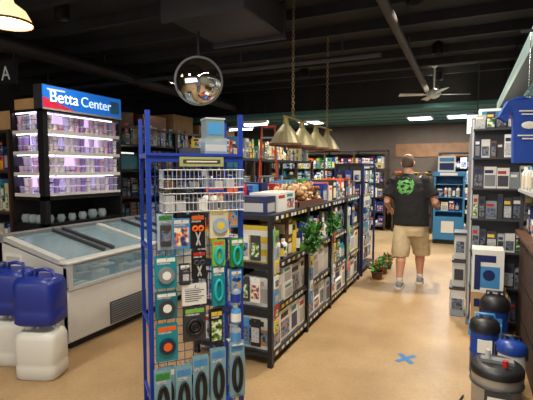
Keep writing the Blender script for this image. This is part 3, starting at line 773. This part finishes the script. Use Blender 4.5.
# blue T-shirt on hanger
b=B(); ts=mat('shirt_blue',(30,66,150),.8,noise=.12,scale=30)
out=[(-.12,0),(.12,0),(.13,.3),(.14,.46),(.20,.36),(.27,.41),(.19,.55),(.07,.6),(.03,.575),(-.03,.575),(-.07,.6),(-.19,.55),(-.27,.41),(-.20,.36),(-.14,.46),(-.13,.3)]
out=[(x*.85,z*.88) for x,z in out]
n=len(out); fr=[(x,-.02+.008*math.sin(x*40),z) for x,z in out]; bk=[(x,.02,z) for x,z in out]
b.add(fr+bk,[tuple(range(n)),tuple(range(2*n-1,n-1,-1))]+[(j,j+n,(j+1)%n+n,(j+1)%n) for j in range(n)],ts)
for k,(w_,z_) in enumerate([(.08,.40),(.06,.375),(.085,.21),(.05,.185)]): b.box(-w_,w_,-.031,-.027,z_,z_+.010,white)
b.ell((0,-.029,.295),(.06,.004,.03),white,14,7); b.add([(.05,-.03,.295),(.085,-.03,.32),(.085,-.03,.27)],[(0,1,2)],white)
b.cyl((0,0,.51),(0,0,1.03),.004,chrome,6); b.limb([(-.12,0,.49),(0,0,.53),(.12,0,.49)],.005,chrome,6)
tso=b.obj('hanging_t_shirt',loc=(.43,3.97,1.655),rotz=math.radians(22))
b=B(); b.box(.36,.50,3.965,3.98,2.67,2.69,black); b.obj('bracket',tso).matrix_parent_inverse=(Matrix.Translation((.43,3.97,1.655))@Matrix.Rotation(math.radians(22),4,'Z')).inverted()
b=B(); b.box(.0,.3,7.9,8.0,2.2,2.5,mat('lightbox_white',(240,245,245),.4,es=1.6)); b.box(-.01,.31,7.91,8.01,2.19,2.51,black); b.cyl((.15,7.96,2.5),(.15,7.96,3.45),.008,black,6); b.obj('hanging_lightbox_sign')
# tape mark
b=B(); tp=mat('painter_tape_blue',(45,115,170),.6); b.M=Matrix.Translation((-.415,3.72,0))@Matrix.Rotation(.95,4,'Z')
b.box(-.11,.11,-.022,.022,.0005,.0015,tp); b.M=b.M@Matrix.Rotation(1.25,4,'Z'); b.box(-.1,.1,-.022,.022,.0015,.0025,tp); b.obj('floor_tape_mark')

# ---------------------------------------------------------------- man
man=empty('man',(-.66,6.17,0))
skin=mat('skin',(200,146,118),.55,noise=.06,scale=20); dummy=skin
def er(cx,cy,z,rx,ry,n=24): return sup(cx,cy,z,rx,ry,n,2.3)
def capsule(b,p0,p1,r0,r1,n=12):
    p0,p1=Vector(p0),Vector(p1); t=(p1-p0).normalized()
    pts=[p0-t*r0*.95,p0-t*r0*.6,p0,p1,p1+t*r1*.6,p1+t*r1*.95]
    b.limb(pts,[r0*.3,r0*.8,r0,r1,r1*.8,r1*.3],dummy,n)
def hand(b,w,d,up,side):
    w=Vector(w); d=Vector(d).normalized(); up=Vector(up); up=(up-d*up.dot(d)).normalized(); s=d.cross(up).normalized()*side
    rings=[]
    for t,wd,th in [(-.01,.026,.020),(.02,.034,.018),(.055,.042,.016),(.085,.042,.014),(.094,.036,.010)]:
        c=w+d*t; rings.append([tuple(c+s*wd*math.cos(a)+up*th*math.sin(a)) for a in [2*math.pi*j/14 for j in range(14)]])
    b.loft(rings,dummy)
    for k,(off,L) in enumerate([(.031,.072),(.0105,.080),(-.0105,.074),(-.031,.058)]):
        p=w+d*.086+s*off; seg=[.45,.32,.25]; r=.0092; tot=0
        for j in range(3):
            tot+=math.radians([20,30,26][j]); dirv=(d*math.cos(tot)-up*math.sin(tot)).normalized()
            p2=p+dirv*L*seg[j]; capsule(b,p,p2,r-.0006*j,r-.0006*(j+1),8)
            p=p2
    p=w+d*.022+s*.03; t1=(d*.7+s*.75-up*.25).normalized(); p2=p+t1*.04; capsule(b,p,p2,.012,.0105,8)
    t2=(d*.9+s*.25-up*.4).normalized(); capsule(b,p2,p2+t2*.032,.0102,.009,8)
hd=Vector((-.075,.125,1.70))
Ls,Rs=(-.235,.06,1.44),(.155,.07,1.45)
Le,Re=(-.33,.0,1.16),(.30,.03,1.17)
Lw,Rw=(-.33,.21,1.04),(.31,.25,1.12)
b=B()
b.loft([er(0,.0,.80,.17,.12),er(0,.0,.92,.185,.135),er(-.005,.02,1.05,.18,.14),er(-.015,.04,1.2,.185,.13),er(-.03,.055,1.35,.20,.125),er(-.04,.07,1.45,.17,.10),er(-.05,.08,1.51,.09,.075)],dummy)
capsule(b,(-.05,.08,1.47),(-.068,.11,1.62),.066,.06)
b.loft([er(hd.x,hd.y+.05,hd.z-.115,.035,.045),er(hd.x,hd.y+.025,hd.z-.09,.058,.075),er(hd.x,hd.y+.01,hd.z-.04,.073,.092),er(hd.x,hd.y,hd.z+.02,.078,.098),er(hd.x,hd.y-.003,hd.z+.07,.072,.09),er(hd.x,hd.y-.003,hd.z+.105,.05,.065),er(hd.x,hd.y-.003,hd.z+.12,.02,.03)],dummy)
b.ell((hd.x,hd.y+.105,hd.z-.03),(.015,.022,.024),dummy,10,7); b.ell((hd.x,hd.y+.095,hd.z-.005),(.010,.012,.03),dummy,10,7)
for s in (-1,1):
    b.ell((hd.x+s*.084,hd.y-.002,hd.z-.012),(.014,.024,.036),dummy,10,7)
    b.ell((hd.x+s*.03,hd.y+.088,hd.z+.018),(.024,.012,.008),dummy,10,6)
b.ell((hd.x,hd.y+.088,hd.z-.068),(.028,.012,.012),dummy,10,6)
for S,E,Wv in ((Ls,Le,Lw),(Rs,Re,Rw)):
    S,E,Wv=Vector(S),Vector(E),Vector(Wv)
    b.limb([S,S.lerp(E,.35),S.lerp(E,.8),E,E.lerp(Wv,.25),E.lerp(Wv,.7),Wv,Wv+(Wv-E).normalized()*.02],[.062,.06,.05,.047,.049,.036,.028,.026],dummy,14)
hand(b,Lw,(.1,.9,-.35),(-.75,.1,.65),-1); hand(b,Rw,(-.12,.95,-.15),(.75,.1,.65),1)
for s,fxp,fyp in ((-1,-.107,-.21),(1,.107,.21)):
    hip=Vector((s*.095,.0,.9)); kn=Vector((s*.11,fyp*.55+.05,.49)); an=Vector((fxp*1.05,fyp-.02 if s>0 else fyp,.10))
    b.limb([hip,hip.lerp(kn,.4),kn+Vector((0,0,.05)),kn-Vector((0,.005,.04)),kn.lerp(an,.35)-Vector((0,.018,0)),kn.lerp(an,.75),an,an-Vector((0,0,.05))],[.098,.088,.066,.06,.066,.047,.040,.04],dummy,16)
body=remesh(b,'body',.0065,skin,man,5)
hm=mat('hair_grey_brown',(88,72,60),.9,noise=.35,scale=120,bump=.6)
b=B(); b.loft([er(hd.x,hd.y-.02,hd.z-.06,.064,.078),er(hd.x,hd.y-.018,hd.z-.03,.077,.090),er(hd.x,hd.y-.014,hd.z+.02,.083,.094),er(hd.x,hd.y-.012,hd.z+.06,.078,.088),er(hd.x,hd.y-.012,hd.z+.092,.060,.072),er(hd.x,hd.y-.012,hd.z+.112,.035,.045)],hm)
remesh(b,'hair',.008,hm,man,4)
b=B()
for s in (-1,1):
    b.ell((hd.x+s*.03,hd.y+.09,hd.z+.0),(.012,.010,.010),white,10,8); b.ell((hd.x+s*.03,hd.y+.0985,hd.z+.0),(.005,.003,.005),black,8,6)
    b.ell((hd.x+s*.03,hd.y+.098,hd.z+.028),(.018,.005,.004),hm,8,6)
b.ell((hd.x,hd.y+.098,hd.z-.068),(.022,.006,.005),mat('lips',(160,90,80),.5),10,6); b.obj('face_features',man)
tm_=bpy.data.materials.new('black_printed_cotton'); tm_.use_nodes=True; nt=tm_.node_tree; p=nt.nodes['Principled BSDF']; p.inputs['Roughness'].default_value=.9
tc=nt.nodes.new('ShaderNodeTexCoord'); sp=nt.nodes.new('ShaderNodeSeparateXYZ'); nt.links.new(tc.outputs['Object'],sp.inputs[0])
def mth(op,a,bb):
    n=nt.nodes.new('ShaderNodeMath'); n.operation=op
    for i,v in enumerate((a,bb)):
        if v is None: continue
        if isinstance(v,(int,float)): n.inputs[i].default_value=v
        else: nt.links.new(v,n.inputs[i])
    return n.outputs[0]
dx=mth('SUBTRACT',sp.outputs['X'],-.075); dz=mth('SUBTRACT',sp.outputs['Z'],1.385)
dz2=mth('MULTIPLY',dz,.95); r2=mth('SQRT',mth('ADD',mth('MULTIPLY',dx,dx),mth('MULTIPLY',dz2,dz2)),None)
inner=mth('LESS_THAN',r2,.115)
nn=nt.nodes.new('ShaderNodeTexNoise'); nn.inputs['Scale'].default_value=22; nn.inputs['Detail'].default_value=3; nt.links.new(tc.outputs['Object'],nn.inputs['Vector'])
blob=mth('MULTIPLY',inner,mth('GREATER_THAN',nn.outputs['Fac'],.48))
pm=mth('MULTIPLY',blob,mth('LESS_THAN',sp.outputs['Y'],.03))
mx=nt.nodes.new('ShaderNodeMixRGB'); mx.inputs[1].default_value=lin((21,21,22)); mx.inputs[2].default_value=lin((92,158,80)); nt.links.new(pm,mx.inputs[0]); nt.links.new(mx.outputs[0],p.inputs['Base Color'])
b=B()
b.loft([er(0,.0,.845,.232,.165),er(0,.0,.87,.234,.167),er(-.002,.01,1.0,.228,.168),er(-.012,.03,1.15,.222,.162),er(-.028,.05,1.32,.232,.152),er(-.038,.06,1.42,.225,.135),er(-.045,.07,1.48,.17,.11),er(-.05,.078,1.52,.10,.085),er(-.053,.085,1.55,.07,.072)],dummy)
for S,E in ((Ls,Le),(Rs,Re)):
    S,E=Vector(S),Vector(E); d=(E-S).normalized()
    b.limb([S-d*.03+Vector((.04 if S.x<0 else -.04,0,.0)),S,S.lerp(E,.4),S.lerp(E,.74),S.lerp(E,.78)],[.07,.09,.092,.096,.094],dummy,16)
sh_=remesh(b,'black_t_shirt',.01,tm_,man,5)
tx=bpy.data.textures.new('folds','CLOUDS'); tx.noise_scale=.12
dmod=sh_.modifiers.new('folds','DISPLACE'); dmod.texture=tx; dmod.strength=.022; dmod.mid_level=.5
kh=mat('khaki_cotton',(194,174,138),.85,noise=.08,scale=14)
b=B()
b.loft([er(0,.0,.70,.19,.14),er(0,.0,.78,.210,.152),er(0,.0,.9,.208,.15),er(0,.0,.98,.20,.145)],dummy)
for s,fyp in ((-1,-.21),(1,.21)):
    hip=Vector((s*.095,.0,.86)); kn=Vector((s*.125,fyp*.55+.05,.44))
    b.limb([hip,hip.lerp(kn,.3),hip.lerp(kn,.7),kn,kn-Vector((0,0,.025))],[.122,.128,.124,.120,.118],dummy,18)
so=remesh(b,'khaki_shorts',.01,kh,man,4); dmod=so.modifiers.new('folds','DISPLACE'); dmod.texture=tx; dmod.strength=.024; dmod.mid_level=.5
for s,x,y in ((-1,-.112,-.21),(1,.112,.19)):
    b=B(); b.loft([sup(x,y+.02,.0,.02,.02,16,2)]*1+[sup(x,y,.055,.043,.05,16,2),sup(x,y,.15,.043,.045,16,2)],white); b.obj('sock',man)
    b=B()
    secs=[(-.075,.030,.085),(-.05,.045,.105),(.0,.045,.11),(.05,.046,.085),(.11,.052,.062),(.165,.049,.05),(.195,.03,.04)]
    rings=[]
    for (dy,hw,top) in secs:
        hz=(top-.012)/2
        rings.append([(x+hw*math.cos(a),y+dy,.012+hz+hz*math.sin(a)) for a in [2*math.pi*j/16 for j in range(16)]])
    b.loft(rings,white)
    remesh(b,'shoe_upper',.008,mat('shoe_grey',(140,140,138),.6),man,2)
    b=B(); sole=[(x+1.08*hw*sg,y+dy) for sg,seq in ((1,secs),(-1,secs[::-1])) for (dy,hw,_) in seq]
    b.loft([[(px_,py_,0) for px_,py_ in sole],[(px_,py_,.03) for px_,py_ in sole]],mat('shoe_sole',(225,225,220),.6),False)
    b.obj('shoe_sole',man,fix=True)

# ---------------------------------------------------------------- lighting
def spot(x,y,z,e,ang=125,col=(1,.91,.78)):
    em=empty('added_ceiling_spot',(x,y,z))  # added spot in a can, placed only to light the aisles below
    b=B(); b.lathe((0,0,0),[(.08,-.06),(.08,.08),(.03,.12)],black,18,True,False); b.lathe((0,0,0),[(.077,-.06),(.077,.08)],dgrey,18,True,False); b.cyl((0,0,.1),(0,0,ZC-z),.015,black,8); b.obj('can',em)
    l=bpy.data.lights.new('spot','SPOT'); l.energy=e; l.spot_size=math.radians(ang); l.spot_blend=.8; l.shadow_soft_size=.06; l.color=col
    o=bpy.data.objects.new('lamp',l); C.objects.link(o); o.parent=em; o.location=(0,0,-.07)
def fill_fixture(x,y,e,lx_=.3,ly=1.2,col=(1,.94,.85),z=3.2):
    em=empty('added_fill_fixture',(x,y,z)); b=B(); b.box(-lx_/2,lx_/2,-ly/2,ly/2,0,.06,white); b.cyl((0,0,.06),(0,0,ZC-z),.01,black,6); b.obj('housing',em)  # added fill lamp and housing, kept out of view above the camera
    l=bpy.data.lights.new('fill_area','AREA'); l.shape='RECTANGLE'; l.size=lx_*.9; l.size_y=ly*.95; l.energy=e; l.color=col
    o=bpy.data.objects.new('fill_area_light',l); C.objects.link(o); o.parent=em; o.location=(0,0,-.01)
fill_fixture(-.4,.8,72); fill_fixture(-2.6,.4,55); fill_fixture(-.6,2.6,60)
for x,y,e in [(-.5,4.5,250),(-.4,6.6,400),(-.5,8.5,300),(-2.6,4.8,170),(-2.6,7.2,210),(-4.0,3.4,80),(-5.0,6.6,180)]:
    spot(x,y,3.28,e)
for (px,py) in [(-1.0,10.7),(-.15,10.7),(-3.6,10.5)]:
    l=bpy.data.lights.new('panel','AREA'); l.size=.5; l.energy=60; l.color=(.9,.97,1)
    o=bpy.data.objects.new('recessed_panel_lamp',l); C.objects.link(o); o.location=(px,py,2.775)
l=bpy.data.lights.new('pendant_bulb','POINT'); l.energy=14; l.color=(1,.75,.45); l.shadow_soft_size=.04
o=bpy.data.objects.new('pendant_bulb',l); C.objects.link(o); o.location=(-3.33,2.32,2.74)
w=bpy.data.worlds.new('World'); bpy.context.scene.world=w; w.use_nodes=True
bg=w.node_tree.nodes['Background']; bg.inputs[0].default_value=(.95,.97,1,1); bg.inputs[1].default_value=2.0
l=bpy.data.lights.new('added_window_portal','AREA'); l.shape='RECTANGLE'; l.size=6.5; l.size_y=2.2; l.cycles.is_portal=True
o=bpy.data.objects.new('added_window_portal',l); C.objects.link(o); o.location=(-2.75,Y0-.12,1.6); o.rotation_euler=(math.radians(90),0,0)  # portal sampling sky light through the added front opening

# ---------------------------------------------------------------- camera
cd=bpy.data.cameras.new('camera'); cam=bpy.data.objects.new('camera',cd); C.objects.link(cam)
cd.sensor_width=36; cd.lens=430/533*36; cd.clip_start=.05
cam.location=(0,0,1.6); cam.rotation_euler=(math.radians(86),0,math.radians(24.8))
sc=bpy.context.scene; sc.camera=cam
sc.view_settings.view_transform='Standard'; sc.view_settings.exposure=0
